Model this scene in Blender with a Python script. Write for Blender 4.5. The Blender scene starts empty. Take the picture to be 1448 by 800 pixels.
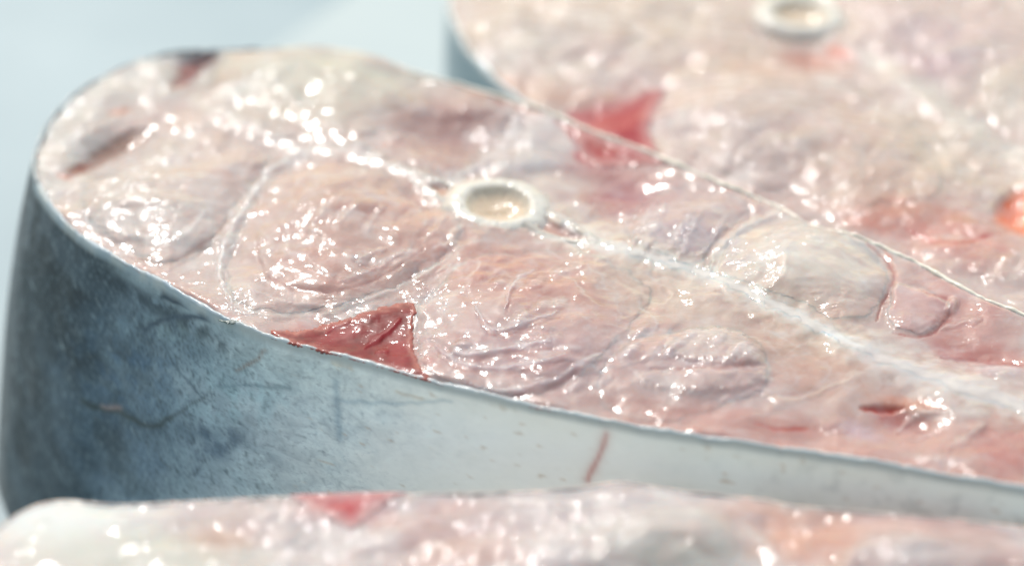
import bpy, math
import numpy as np
from mathutils import Vector

R = math.radians
# ------------------------------------------------------------------ camera, light, exposure
# measures below are millimetres; MM turns them into metres
MM = 0.001
TOP = 55.0                     # height of the cut face of the middle steak above the board
ELEV = 31.0                    # the camera looks down by this angle
DIST = 400.0
FPX = 100.0 / 36.0 * 1448.0    # focal length of a 100 mm macro lens, in pixels of the reference
se, ce = math.sin(R(ELEV)), math.cos(R(ELEV))
CAM = np.array([0.0, -DIST * ce, TOP + DIST * se])

sc = bpy.context.scene
col = sc.collection
cam_d = bpy.data.cameras.new('camera')
cam = bpy.data.objects.new('camera', cam_d)
col.objects.link(cam)
cam.location = Vector(CAM * MM)
cam.rotation_euler = (R(90 - ELEV), 0, 0)
cam_d.lens = 100; cam_d.sensor_width = 36; cam_d.sensor_fit = 'HORIZONTAL'
cam_d.clip_start = 0.01; cam_d.clip_end = 100
cam_d.dof.use_dof = True
cam_d.dof.focus_distance = 0.392
cam_d.dof.aperture_fstop = 8.4
cam_d.dof.aperture_blades = 0
sc.camera = cam

SUN_ELEV, SUN_AZ = 46.5, 107.0            # azimuth counted from +x towards +y (behind the steaks, left of centre)
w = bpy.data.worlds.new("World"); sc.world = w; w.use_nodes = True
nt = w.node_tree; nt.nodes.clear()
sky = nt.nodes.new('ShaderNodeTexSky'); sky.sky_type = 'NISHITA'; sky.sun_disc = False
sky.sun_elevation = R(SUN_ELEV); sky.sun_rotation = R(90 - SUN_AZ)
sky.air_density = 2.0; sky.dust_density = 2.0; sky.ozone_density = 0.1
bg = nt.nodes.new('ShaderNodeBackground'); bg.inputs['Strength'].default_value = 0.15
out = nt.nodes.new('ShaderNodeOutputWorld')
nt.links.new(sky.outputs[0], bg.inputs[0]); nt.links.new(bg.outputs[0], out.inputs[0])
sun_d = bpy.data.lights.new('sun', 'SUN'); sun_d.energy = 2.1; sun_d.angle = R(0.53); sun_d.color = (1, 0.985, 0.96)
sun = bpy.data.objects.new('sun', sun_d); col.objects.link(sun)
sv = Vector((math.cos(R(SUN_AZ)) * math.cos(R(SUN_ELEV)), math.sin(R(SUN_AZ)) * math.cos(R(SUN_ELEV)), math.sin(R(SUN_ELEV))))
sun.rotation_euler = sv.to_track_quat('Z', 'Y').to_euler(); sun.location = sv * 2
sc.view_settings.view_transform = 'Standard'; sc.view_settings.look = 'None'
sc.view_settings.gamma = 1; sc.view_settings.use_curve_mapping = False
sc.view_settings.exposure = 0.34
sc.render.engine = 'CYCLES'
sc.cycles.use_denoising = True
sc.cycles.sample_clamp_indirect = 6
sc.cycles.sample_clamp_direct = 300

# ------------------------------------------------------------------ geometry helpers
def srgb(r, g, b):
    c = np.array([r, g, b], float) / 255.0
    return np.where(c <= 0.04045, c / 12.92, ((c + 0.055) / 1.055) ** 2.4)

def ray_plane(px, py, z):
    "points of the horizontal plane z that a drawing measured in the photograph's pixels stands for"
    dx = (px - 724.0) / FPX; dy = (400.0 - py) / FPX
    vy = ce + dy * se; vz = -se + dy * ce
    t = (z - CAM[2]) / vz
    return dx * t, CAM[1] + vy * t

def project(x, y, z):
    ry, rz = y - CAM[1], z - CAM[2]
    d = ry * ce - rz * se
    return 724.0 + FPX * x / d, 400.0 - FPX * (ry * se + rz * ce) / d

def sstep(a, b, x):
    t = np.clip((x - a) / (b - a), 0, 1)
    return t * t * (3 - 2 * t)

def _hash(ix, iy, s):
    h = (ix.astype(np.int64) * 374761393 + iy.astype(np.int64) * 668265263 + s * 1442695041) & 0xFFFFFFFF
    h = ((h ^ (h >> 13)) * 1274126177) & 0xFFFFFFFF
    h = h ^ (h >> 16)
    return (h & 0xFFFF).astype(float) / 65535.0 * 2 * math.pi

def perlin(x, y, s=0):
    ix, iy = np.floor(x), np.floor(y)
    fx, fy = x - ix, y - iy
    ux, uy = fx ** 3 * (fx * (fx * 6 - 15) + 10), fy ** 3 * (fy * (fy * 6 - 15) + 10)
    def g(a, b):
        t = _hash(ix + a, iy + b, s)
        return np.cos(t) * (fx - a) + np.sin(t) * (fy - b)
    return 1.5 * ((g(0, 0) * (1 - ux) + g(1, 0) * ux) * (1 - uy) + (g(0, 1) * (1 - ux) + g(1, 1) * ux) * uy)

def fbm(x, y, o=3, s=0):
    r = 0; a = 1.0
    for k in range(o):
        r = r + a * perlin(x * 2 ** k + 7.3 * k, y * 2 ** k + 3.1 * k, s + k); a *= 0.5
    return r

_cache = {}
def cnoise(key, fn):
    if key not in _cache: _cache[key] = fn()
    return _cache[key]

def smooth_curve(pts, closed=False, sub=6):
    P = np.array(pts, float)
    n = len(P); o = []
    for i in (range(n) if closed else range(n - 1)):
        if closed: a, b, c, d = P[(i - 1) % n], P[i], P[(i + 1) % n], P[(i + 2) % n]
        else: a, b, c, d = P[max(i - 1, 0)], P[i], P[i + 1], P[min(i + 2, n - 1)]
        for k in range(sub):
            t = k / sub
            o.append(0.5 * ((2 * b) + (c - a) * t + (2 * a - 5 * b + 4 * c - d) * t * t + (3 * b - 3 * c + d - a) * t ** 3))
    if not closed: o.append(P[-1])
    return np.array(o)

def resample(P, step):
    "closed polyline resampled at an even step"
    Q = np.vstack([P, P[:1]]); d = np.hypot(*np.diff(Q, axis=0).T); s = np.concatenate([[0], np.cumsum(d)])
    n = int(s[-1] / step); t = np.linspace(0, s[-1], n, endpoint=False)
    return np.column_stack([np.interp(t, s, Q[:, 0]), np.interp(t, s, Q[:, 1])])

def poly_sdf(X, Y, P, near=None):
    "signed distance to a closed polygon (inside positive), nearest point too"
    d2 = np.full(X.shape, 1e18); inside = np.zeros(X.shape, bool)
    nx = np.zeros(X.shape); ny = np.zeros(X.shape)
    n = len(P)
    for i in range(n):
        ax, ay = P[i]; bx, by = P[(i + 1) % n]
        ex, ey = bx - ax, by - ay; L = ex * ex + ey * ey + 1e-12
        t = np.clip(((X - ax) * ex + (Y - ay) * ey) / L, 0, 1)
        qx, qy = ax + t * ex, ay + t * ey
        q = (X - qx) ** 2 + (Y - qy) ** 2
        m = q < d2
        d2[m] = q[m]; nx[m] = qx[m]; ny[m] = qy[m]
        if ay != by:
            c = ((ay > Y) != (by > Y)) & (X < (bx - ax) * (Y - ay) / (by - ay) + ax)
            inside ^= c
    return np.where(inside, 1, -1) * np.sqrt(d2), nx, ny

def line_dist(X, Y, pts, reach=60, smooth=True):
    "distance to an open drawn line; also how far along it (0..1)"
    P = smooth_curve(pts) if smooth and len(pts) > 2 else np.array(pts, float)
    D = np.full(X.shape, 1e9); T = np.zeros(X.shape)
    m = (X > P[:, 0].min() - reach) & (X < P[:, 0].max() + reach) & (Y > P[:, 1].min() - reach) & (Y < P[:, 1].max() + reach)
    x, y = X[m], Y[m]; d2 = np.full(x.shape, 1e18); tt = np.zeros(x.shape)
    n = len(P) - 1
    for i in range(n):
        ax, ay = P[i]; ex, ey = P[i + 1] - P[i]
        t = np.clip(((x - ax) * ex + (y - ay) * ey) / (ex * ex + ey * ey + 1e-9), 0, 1)
        q = (x - ax - t * ex) ** 2 + (y - ay - t * ey) ** 2
        k = q < d2; d2[k] = q[k]; tt[k] = (i + t[k]) / n
    D[m] = np.sqrt(d2); T[m] = tt
    return D, T

def mesh_obj(name, V, F, mat, parent=None, color=None, normals=None, wet=None):
    me = bpy.data.meshes.new(name)
    V = np.asarray(V, np.float32) * MM; F = np.asarray(F, np.int32)
    k = F.shape[1]
    me.vertices.add(len(V)); me.vertices.foreach_set('co', V.ravel())
    me.loops.add(F.size); me.loops.foreach_set('vertex_index', F.ravel())
    me.polygons.add(len(F)); me.polygons.foreach_set('loop_start', np.arange(0, F.size, k, dtype=np.int32))
    me.polygons.foreach_set('use_smooth', np.ones(len(F), bool))
    me.update(calc_edges=True)
    if color is not None:
        a = me.color_attributes.new('tissue', 'FLOAT_COLOR', 'POINT')
        a.data.foreach_set('color', np.column_stack([color, np.ones(len(V))]).astype(np.float32).ravel())
    if wet is not None:
        a = me.attributes.new('wet', 'FLOAT', 'POINT'); a.data.foreach_set('value', wet.astype(np.float32))
    o = bpy.data.objects.new(name, me); col.objects.link(o); o.parent = parent
    me.materials.append(mat)
    return o

def compact(V, F, *att):
    used = np.zeros(len(V), bool); used[F.ravel()] = True
    idx = np.cumsum(used) - 1
    return (V[used], idx[F]) + tuple(a[used] for a in att)

# ------------------------------------------------------------------ materials
def new_mat(name):
    m = bpy.data.materials.new(name); m.use_nodes = True
    n = m.node_tree; n.nodes.clear()
    o = n.nodes.new('ShaderNodeOutputMaterial'); p = n.nodes.new('ShaderNodeBsdfPrincipled')
    n.links.new(p.outputs[0], o.inputs[0])
    return m, n, p

def node(n, kind, **kw):
    x = n.nodes.new(kind)
    for k, v in kw.items(): setattr(x, k, v)
    return x

def noise(n, vec, scale, detail=2, rough=0.5, dist=0.0):
    t = node(n, 'ShaderNodeTexNoise'); t.inputs['Scale'].default_value = scale
    t.inputs['Detail'].default_value = detail; t.inputs['Roughness'].default_value = rough
    t.inputs['Distortion'].default_value = dist
    n.links.new(vec, t.inputs['Vector']); return t

def flesh_mat(name, sss=0.9, radius=(1.9, 0.95, 0.65), rough=0.38, coat=0.75, bump=1.0, mottling=0.03, film=0.11, freq=1.0):
    m, n, p = new_mat(name)
    att = node(n, 'ShaderNodeVertexColor'); att.layer_name = 'tissue'
    wet = node(n, 'ShaderNodeAttribute'); wet.attribute_name = 'wet'
    tc = node(n, 'ShaderNodeTexCoord')
    # fibre frame: stretched along the muscle fibres
    mp = node(n, 'ShaderNodeMapping'); mp.inputs['Rotation'].default_value = (0, 0, R(-52))
    mp.inputs['Scale'].default_value = (0.42, 1.0, 1.0)
    n.links.new(tc.outputs['Object'], mp.inputs['Vector'])
    mot = noise(n, tc.outputs['Object'], 900, 4, 0.62)
    mr = node(n, 'ShaderNodeMapRange'); mr.inputs[1].default_value = 0.3; mr.inputs[2].default_value = 0.7
    mr.inputs[3].default_value = 1 - mottling; mr.inputs[4].default_value = 1 + mottling
    n.links.new(mot.outputs[0], mr.inputs[0])
    mx = node(n, 'ShaderNodeVectorMath', operation='SCALE')
    n.links.new(att.outputs[0], mx.inputs[0]); n.links.new(mr.outputs[0], mx.inputs['Scale'])
    n.links.new(mx.outputs[0], p.inputs['Base Color'])
    p.inputs['Subsurface Weight'].default_value = sss
    p.inputs['Subsurface Radius'].default_value = radius
    p.inputs['Subsurface Scale'].default_value = 0.001
    p.inputs['Roughness'].default_value = rough
    p.inputs['IOR'].default_value = 1.38
    p.inputs['Coat Weight'].default_value = coat
    p.inputs['Coat Roughness'].default_value = film
    p.inputs['Specular IOR Level'].default_value = 0.12
    p.inputs['Coat IOR'].default_value = 1.36
    # wet film relief: short wrinkles, strong only where the cut is ragged
    a = noise(n, mp.outputs[0], 430 * freq, 1, 0.5, 0.6)
    b = noise(n, mp.outputs[0], 1050 * freq, 1, 0.5, 0.5)
    ad = node(n, 'ShaderNodeMath', operation='MULTIPLY_ADD'); ad.inputs[1].default_value = 0.36
    n.links.new(b.outputs[0], ad.inputs[0]); n.links.new(a.outputs[0], ad.inputs[2])
    c3 = noise(n, mp.outputs[0], 2300, 1, 0.5, 0.3)
    ad3 = node(n, 'ShaderNodeMath', operation='MULTIPLY_ADD'); ad3.inputs[1].default_value = 0.16
    n.links.new(c3.outputs[0], ad3.inputs[0]); n.links.new(ad.outputs[0], ad3.inputs[2]); ad = ad3
    st = node(n, 'ShaderNodeMapRange'); st.inputs[1].default_value = 0; st.inputs[2].default_value = 1
    st.inputs[3].default_value = 0.17; st.inputs[4].default_value = 1.0
    n.links.new(wet.outputs['Fac'], st.inputs[0])
    hm = node(n, 'ShaderNodeMath', operation='MULTIPLY')
    n.links.new(ad.outputs[0], hm.inputs[0]); n.links.new(st.outputs[0], hm.inputs[1])
    bp = node(n, 'ShaderNodeBump'); bp.inputs['Strength'].default_value = 1.0
    bp.inputs['Distance'].default_value = 0.00095 * bump
    n.links.new(hm.outputs[0], bp.inputs['Height'])
    n.links.new(bp.outputs[0], p.inputs['Coat Normal'])
    return m

M_FLESH = flesh_mat('wet_pale_flesh')
M_FLESH_WET = flesh_mat('wetter_pale_flesh', film=0.085, bump=1.7, coat=0.9, freq=0.6)
M_FLESH_FAR = flesh_mat('rough_wet_pale_flesh', film=0.10, bump=2.4, coat=1.0, freq=0.55)
M_RED = flesh_mat('wet_dark_red_muscle', sss=0.25, radius=(1.0, 0.3, 0.2), bump=1.0, coat=0.35)
M_SEPT = flesh_mat('white_connective_tissue', sss=0.35, radius=(1.0, 0.8, 0.6), bump=0.7, mottling=0.05)
M_BONE = flesh_mat('wet_bone_cartilage', sss=0.4, radius=(1.6, 1.1, 0.7), bump=0.35, mottling=0.03)

def skin_mat():
    m, n, p = new_mat('fish_skin')
    att = node(n, 'ShaderNodeVertexColor'); att.layer_name = 'tissue'
    wet = node(n, 'ShaderNodeAttribute'); wet.attribute_name = 'wet'     # here: how dark and speckled the skin is
    tc = node(n, 'ShaderNodeTexCoord')
    mp = node(n, 'ShaderNodeMapping'); mp.inputs['Rotation'].default_value = (0, R(-62), 0)
    mp.inputs['Scale'].default_value = (0.6, 0.9, 1.2)
    n.links.new(tc.outputs['Object'], mp.inputs['Vector'])
    a = noise(n, mp.outputs[0], 420, 6, 0.62, 0.6)
    b = noise(n, mp.outputs[0], 1500, 3, 0.6)
    r = node(n, 'ShaderNodeValToRGB'); e = r.color_ramp.elements
    e[0].position = 0.32; e[0].color = (0.80, 0.81, 0.82, 1); e[1].position = 0.68; e[1].color = (1.20, 1.20, 1.18, 1)
    n.links.new(a.outputs[0], r.inputs[0])
    r2 = node(n, 'ShaderNodeValToRGB'); e = r2.color_ramp.elements
    e[0].position = 0.24; e[0].color = (0.7, 0.7, 0.72, 1); e[1].position = 0.45; e[1].color = (1, 1, 1, 1)
    n.links.new(b.outputs[0], r2.inputs[0])
    mm = node(n, 'ShaderNodeMix', data_type='RGBA', blend_type='MULTIPLY'); mm.inputs[0].default_value = 1
    n.links.new(r.outputs[0], mm.inputs[6]); n.links.new(r2.outputs[0], mm.inputs[7])
    m1 = node(n, 'ShaderNodeMix', data_type='RGBA', blend_type='MIX'); m1.inputs[6].default_value = (1, 1, 1, 1)
    n.links.new(wet.outputs['Fac'], m1.inputs[0]); n.links.new(mm.outputs[2], m1.inputs[7])
    mu = node(n, 'ShaderNodeMix', data_type='RGBA', blend_type='MULTIPLY'); mu.inputs[0].default_value = 1
    n.links.new(att.outputs[0], mu.inputs[6]); n.links.new(m1.outputs[2], mu.inputs[7])
    n.links.new(mu.outputs[2], p.inputs['Base Color'])
    p.inputs['Subsurface Weight'].default_value = 0.1
    p.inputs['Subsurface Radius'].default_value = (0.6, 0.5, 0.5); p.inputs['Subsurface Scale'].default_value = 0.001
    p.inputs['Roughness'].default_value = 0.42
    p.inputs['Coat Weight'].default_value = 0.3; p.inputs['Coat Roughness'].default_value = 0.16
    p.inputs['Specular IOR Level'].default_value = 0.3
    bp = node(n, 'ShaderNodeBump'); bp.inputs['Strength'].default_value = 0.6; bp.inputs['Distance'].default_value = 0.00022
    n.links.new(a.outputs[0], bp.inputs['Height']); n.links.new(bp.outputs[0], p.inputs['Normal'])
    return m
M_SKIN = skin_mat()

def plain_mat(name, c1, c2, scale, rough, coat=0.0, bump=0.0):
    m, n, p = new_mat(name)
    tc = node(n, 'ShaderNodeTexCoord')
    t = noise(n, tc.outputs['Object'], scale, 3, 0.5)
    r = node(n, 'ShaderNodeValToRGB'); e = r.color_ramp.elements
    e[0].position = 0.3; e[0].color = (*c1, 1); e[1].position = 0.7; e[1].color = (*c2, 1)
    n.links.new(t.outputs[0], r.inputs[0]); n.links.new(r.outputs[0], p.inputs['Base Color'])
    p.inputs['Roughness'].default_value = rough; p.inputs['Coat Weight'].default_value = coat
    if bump:
        b = node(n, 'ShaderNodeBump'); b.inputs['Distance'].default_value = bump; b.inputs['Strength'].default_value = 1
        n.links.new(t.outputs[0], b.inputs['Height']); n.links.new(b.outputs[0], p.inputs['Normal'])
    return m

# ------------------------------------------------------------------ a cut face drawn as layers
TISSUE = 0.66 * np.array([1.01, 0.98, 0.965])      # tissue colours below are noted as they look in full sun; this makes them albedo
class Face:
    "one cut face: points on a fine grid with height, colour and wetness built up feature by feature"
    def __init__(s, outline, z, step, bulges, base, wet0=0.3, edge=14.0, seed=0, domes=()):
        s.z = z; s.step = step; s.seed = seed
        s.out = smooth_curve(outline, True, 7)
        x0, y0 = s.out.min(0) - step; x1, y1 = s.out.max(0) + step
        gx = np.arange(x0, x1, step); gy = np.arange(y0, y1, step)
        X, Y = np.meshgrid(gx, gy); s.shape = X.shape
        d, nx, ny = poly_sdf(X.ravel(), Y.ravel(), s.out)
        d = d.reshape(X.shape); nx = nx.reshape(X.shape); ny = ny.reshape(X.shape)
        s.keep = d > -step * 0.75
        m = d < 0; X = np.where(m & s.keep, nx, X); Y = np.where(m & s.keep, ny, Y)
        s.X0, s.Y0, s.d = X, Y, np.maximum(d, 0)
        s.U, s.V = ray_plane(X, Y, z)
        s.rim = sstep(0, edge, s.d)
        H = np.zeros(X.shape)
        for (cx, cy, rx, ry, ang, h) in bulges:
            H += h * np.exp(-s.ell(cx, cy, rx, ry, ang, X, Y) ** 2)
        H += 0.55 * fbm(s.U / 14, s.V / 14, 2, seed + 5) + 0.16 * fbm(s.U / 5, s.V / 5, 2, seed + 9)
        wj = 7 * fbm(s.U / 6, s.V / 6, 3, seed + 6)
        for pts, hh in domes:
            P = smooth_curve(pts, True, 3)
            m = s.keep & (X > P[:, 0].min() - 5) & (X < P[:, 0].max() + 5) & (Y > P[:, 1].min() - 5) & (Y < P[:, 1].max() + 5)
            D = np.zeros(X.shape); D[m] = np.maximum(poly_sdf(X[m], Y[m], P)[0] + wj[m], 0)
            H += hh * (1 - np.exp(-D / 52.0))
        H *= s.rim
        s.H = H
        s.X, s.Y = project(s.U, s.V, z + H)      # where each point shows in the photograph's drawing
        s.C = np.ones(X.shape + (3,)) * srgb(*base)
        s.W = np.full(X.shape, wet0)
        s.fib = 0
    def ell(s, cx, cy, rx, ry, ang, X=None, Y=None):
        X = s.X if X is None else X; Y = s.Y if Y is None else Y
        c, n = math.cos(R(ang)), math.sin(R(ang))
        dx, dy = X - cx, Y - cy
        return np.hypot((dx * c + dy * n) / rx, (-dx * n + dy * c) / ry)
    def mask(s, cx, cy, rx, ry, ang=0, hard=0.5, ragged=0.15):
        e = s.ell(cx, cy, rx, ry, ang)
        if ragged: e = e + ragged * cnoise((s.seed, 'rag'), lambda: fbm(s.U / 4, s.V / 4, 3, s.seed + 31))
        return 1 - sstep(hard, 1.0 + (1 - hard) * 0.3, e)
    def tint(s, m, c, k=1.0):
        m = (np.clip(m * k, 0, 1))[..., None]
        s.C = s.C * (1 - m) + srgb(*c) * m
    def blob(s, cx, cy, rx, ry, ang, c, k=0.8, hard=0.2, h=0, wet=None, ragged=0.15):
        m = s.mask(cx, cy, rx, ry, ang, hard, ragged)
        if c is not None: s.tint(m, c, k)
        if h: s.H = s.H + h * m
        if wet is not None: s.W = s.W * (1 - m) + wet * m
        return m
    def line(s, pts, width, c=None, k=0.8, h=0.0, wet=None, wob=1.5, taper=True, soft=1.0):
        wob = wob * 1.3
        wx = cnoise((s.seed, 'wx'), lambda: fbm(s.U / 2.2, s.V / 2.2, 2, 71)); wy = cnoise((s.seed, 'wy'), lambda: fbm(s.U / 2.2, s.V / 2.2, 2, 72))
        wv = cnoise((s.seed, 'wv'), lambda: 0.5 + 0.7 * sstep(-0.5, 0.5, fbm(s.U / 2.6, s.V / 2.6, 2, 73)))
        h = h * 0.36
        D, T = line_dist(s.X + wob * wx, s.Y + wob * wy, pts, width * 3 + 10)
        wd = width * wv * (np.sin(np.clip(T, 0.02, 0.98) * math.pi) ** 0.5 if taper else 1)
        m = np.exp(-(D / np.maximum(wd, 0.5)) ** 2 * soft)
        if c is not None: s.tint(m, c, k)
        if h: s.H = s.H + h * m
        if wet is not None: s.W = s.W * (1 - m) + wet * m
        return m
    def poly(s, pts, c=None, k=0.9, soft=8, h=0, wet=None, rag=4, curve=True):
        P = smooth_curve(pts, True, 4) if curve else np.array(pts, float)
        D = np.full(s.X.shape, -1e3)
        m = (s.X > P[:, 0].min() - 30) & (s.X < P[:, 0].max() + 30) & (s.Y > P[:, 1].min() - 30) & (s.Y < P[:, 1].max() + 30)
        if m.any(): D[m] = poly_sdf(s.X[m], s.Y[m], P)[0]
        D = D + rag * cnoise((s.seed, 'prag'), lambda: fbm(s.U / 1.6, s.V / 1.6, 3, 91))
        h = h * 0.7
        a = sstep(-soft * 0.3, soft, D)
        if c is not None: s.tint(a, c, k)
        if h: s.H = s.H + h * a
        if wet is not None: s.W = s.W * (1 - a) + wet * a
        return D
    def rings(s, cx, cy, rx, ry, ang, n, amp, inner=0.15, outer=1.05, pale=(232, 226, 222), k=0.8, warp=0.12, phase=0.0, sector=None):
        "the nested cones of muscle: stepped ridges with a thin pale sheet at each step"
        e = s.ell(cx, cy, rx, ry, ang) + warp * fbm(s.U / 9, s.V / 9, 3, s.seed + 11) + 0.015 * perlin(s.U / 0.9, s.V / 0.9, 12)
        ph = e * n + phase; f = ph - np.floor(ph)
        saw = np.where(f < 0.66, f / 0.66, (1 - f) / 0.34); saw = saw * saw * (3 - 2 * saw)
        m = sstep(inner * 0.6, inner, e) * (1 - sstep(outer * 0.9, outer, e))
        m = m * (0.35 + 0.65 * sstep(-0.25, 0.3, fbm(s.U / 7, s.V / 7, 2, s.seed + 17)))
        if sector is not None:
            m = m * sstep(0, 25, (s.X - sector[0]) * sector[2] + (s.Y - sector[1]) * sector[3])
        th = np.arctan2(s.Y - cy, s.X - cx)
        rad = perlin(e * n * 3.2, th * 3.5 + 0 * e, s.seed + int(cx)) + 0.6 * perlin(e * n * 6.5, th * 8, s.seed + int(cy))
        amp = amp * 0.30
        s.H = s.H + amp * saw * m + 0.022 * rad * (0.3 + s.W) * sstep(inner * 0.6, inner, e) * (1 - sstep(outer * 0.9, outer, e))
        s.tint(np.exp(-((f - 0.8) / 0.09) ** 2) * m, pale, k)
        s.tint(np.exp(-((f - 0.15) / 0.2) ** 2) * m, (204, 150, 138), k * 0.7)
    def finish(s, fib=1.0, ang=52, mott_sheen=1.0):
        "ragged wet grain of the cut, coarse mottling, milky sheen painted into the colour"
        a = R(ang); c, n = math.cos(a), math.sin(a)
        p, q = s.U * c + s.V * n, -s.U * n + s.V * c
        wx = 0.5 * perlin(s.U / 3, s.V / 3, 41)
        g = perlin(p / 4.2, q / 1.7 + wx, s.seed + 51) + 0.35 * perlin(p / 1.8, q / 0.85 + wx, s.seed + 52)
        g = g + 0.3 * (1 - 2 * np.abs(perlin(p / 3.6, q / 1.5 + wx, s.seed + 53)))
        s.W = np.clip(s.W * 1.2 - 0.14 + 0.55 * fbm(s.U / 8, s.V / 8, 3, s.seed + 61), 0.0, 1)
        s.H = s.H + fib * g * (0.006 + 0.055 * s.W)
        # small beads of liquid and fat
        b = perlin(s.U / 0.55, s.V / 0.55, s.seed + 63)
        s.H = s.H + 0.05 * sstep(0.34, 0.7, b) * (0.3 + 0.7 * s.W) * fib
        lum = s.C.mean(-1, keepdims=True)
        s.C = s.C ** 1.2 * 1.06
        v = fbm(s.U / 6, s.V / 6, 4, s.seed + 64); v2 = fbm(s.U / 2.2, s.V / 2.2, 3, s.seed + 65)
        s.tint(sstep(0.1, 0.9, v) * 0.14 * mott_sheen, (214, 168, 156)); s.tint(sstep(0.1, 0.9, -v) * 0.26 * mott_sheen, (232, 227, 222))  # pink mottling, then whitish patches: milky sheen painted into the colour
        s.tint(sstep(0.25, 0.8, v2) * 0.10 * mott_sheen, (230, 224, 218))
        # thin pale veins of connective tissue
        vn = np.abs(perlin(s.U / 5 + 0.4 * v2, s.V / 8 + 0.3 * v2, s.seed + 66))
        s.tint((1 - sstep(0.0, 0.05, vn)) * 0.16 * mott_sheen, (230, 222, 214))
    def mesh(s, name, mat, parent, D=None, proud=0.0, lip=8.0, dip=0.35, curtain=5.0, color=None):
        "the whole face, or a patch of it (D = inside distance in pixels) that stands proud and dips under at its edge"
        Z = s.z + s.H
        keep = s.keep
        wet = s.W
        C = (s.C if color is None else color) * TISSUE
        if D is not None:
            keep = keep & (D > -lip * 0.35)
            Z = Z + np.where(True, -dip + (dip + proud) * sstep(-lip * 0.35, lip * 0.45, D), 0)
        else:
            # the rim of the face lies against the skin
            Z = np.where(s.keep, Z, s.z)
        k = keep
        q = k[:-1, :-1] & k[1:, :-1] & k[:-1, 1:] & k[1:, 1:]
        idx = np.arange(k.size).reshape(k.shape)
        F = np.column_stack([idx[1:, :-1][q], idx[1:, 1:][q], idx[:-1, 1:][q], idx[:-1, :-1][q]])
        V = np.column_stack([s.U.ravel(), s.V.ravel(), Z.ravel()])
        V, F, Cc, Wc = compact(V, F, C.reshape(-1, 3), wet.ravel())
        # close it downwards so that it has a body
        e = np.vstack([F[:, [0, 1]], F[:, [1, 2]], F[:, [2, 3]], F[:, [3, 0]]])
        key = np.sort(e, 1); code = key[:, 0].astype(np.int64) * len(V) + key[:, 1]
        u, inv, cnt = np.unique(code, return_inverse=True, return_counts=True)
        be = e[cnt[inv] == 1]
        bv = np.unique(be); low = np.full(len(V), -1); low[bv] = len(V) + np.arange(len(bv))
        LV = V[bv].copy(); LV[:, 2] -= curtain
        F2 = np.column_stack([be[:, 1], be[:, 0], low[be[:, 0]], low[be[:, 1]]])
        V = np.vstack([V, LV]); F = np.vstack([F, F2])
        o = mesh_obj(name, V, F, mat, parent, np.vstack([Cc, Cc[bv]]), wet=np.concatenate([Wc, Wc[bv]]))
        return o

def make_skin(face, parent, paint, flare, thick=0.9, rows=110, rimh=0.35, step=0.55, seed=0, depth=None):
    "the skin as a real shell: inner face, rounded cut rim, outer wall down to the board"
    px = face.out
    u, v = ray_plane(px[:, 0], px[:, 1], face.z)
    P = resample(np.column_stack([u, v]), step)
    n = len(P)
    for _ in range(3): P = (np.roll(P, 1, 0) + 2 * P + np.roll(P, -1, 0)) / 4
    T = np.roll(P, -2, 0) - np.roll(P, 2, 0); T /= np.linalg.norm(T, axis=1)[:, None]
    area = 0.5 * np.sum(P[:, 0] * np.roll(P[:, 1], -1) - P[:, 1] * np.roll(P[:, 0], -1))
    N = np.column_stack([T[:, 1], -T[:, 0]]) * (1 if area > 0 else -1)
    s = np.arange(n) * step
    ang = np.arange(n) / n * 2 * math.pi
    wob = 0.22 * fbm(np.cos(ang) * n * step / 40, np.sin(ang) * n * step / 40, 3, seed + 3)
    wob2 = 0.15 * fbm(np.cos(ang) * n * step / 9, np.sin(ang) * n * step / 9, 3, seed + 4)
    rh = rimh + wob + wob2 * 1.0 - 0.15 * sstep(0.3, 0.6, perlin(np.cos(ang) * 22, np.sin(ang) * 22, seed + 6))
    th = thick * (1 + 0.45 * perlin(np.cos(ang) * 12, np.sin(ang) * 12, seed + 8) + 0.2 * perlin(np.cos(ang) * 50, np.sin(ang) * 50, seed + 9))
    prof = [(-th, -5 + 0 * rh), (-th, -0.6 + 0 * rh), (-th * 0.92, rh - 0.22), (-th * 0.7, rh - 0.04), (-th * 0.45, rh), (-th * 0.2, rh - 0.06), (0 * th, rh - 0.30), (th * 0.12, rh - 0.7)]
    rowsP, rowsZ = [], []
    for o, z in prof:
        rowsP.append(P + N * o[:, None]); rowsZ.append(face.z + z)
    side = flare(P, N)
    zt = face.z - 1.2
    for k in range(rows):
        f = k / (rows - 1); f = f ** 1.12
        z = zt * (1 - f) + 0.05 * f
        dn = face.z - z
        o = 0.12 * th + side * (1 - math.exp(-dn / 14.0)) * (0.4 + 0.6 * dn / face.z)
        wr = 0.16 * fbm(s / 9 + dn / 16, dn / 12 - s / 30 + 0 * s, 3, seed + 9) + 0.5 * perlin(s / 30, dn / 22 + 0 * s, seed + 10) * min(1, dn / 8)
        # closing the pattern where the outline meets itself
        wr = wr * np.minimum(1, np.minimum(s, s[-1] - s) / 8)
        rowsP.append(P + N * (o + wr)[:, None]); rowsZ.append(np.full(n, z))
    RP = np.array(rowsP); RZ = np.array(rowsZ)
    m = len(RP)
    V = np.column_stack([RP[..., 0].ravel(), RP[..., 1].ravel(), RZ.ravel()])
    idx = np.arange(m * n).reshape(m, n); nxt = np.roll(idx, -1, 1)
    a, b, c, d = idx[:-1], idx[1:], nxt[1:], nxt[:-1]
    F = np.stack([a, b, c, d], -1).reshape(-1, 4)
    if area < 0: F = F[:, ::-1]
    SX, SY = project(V[:, 0], V[:, 1], V[:, 2])
    dep = np.repeat(np.array([0] * 8 + [1] * rows), n)
    C, W = paint(SX, SY, V, dep.astype(bool))
    C = C * np.array([1.05, 1.0, 0.96])
    return mesh_obj('skin', V, F, M_SKIN, parent, C, wet=W)

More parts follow.
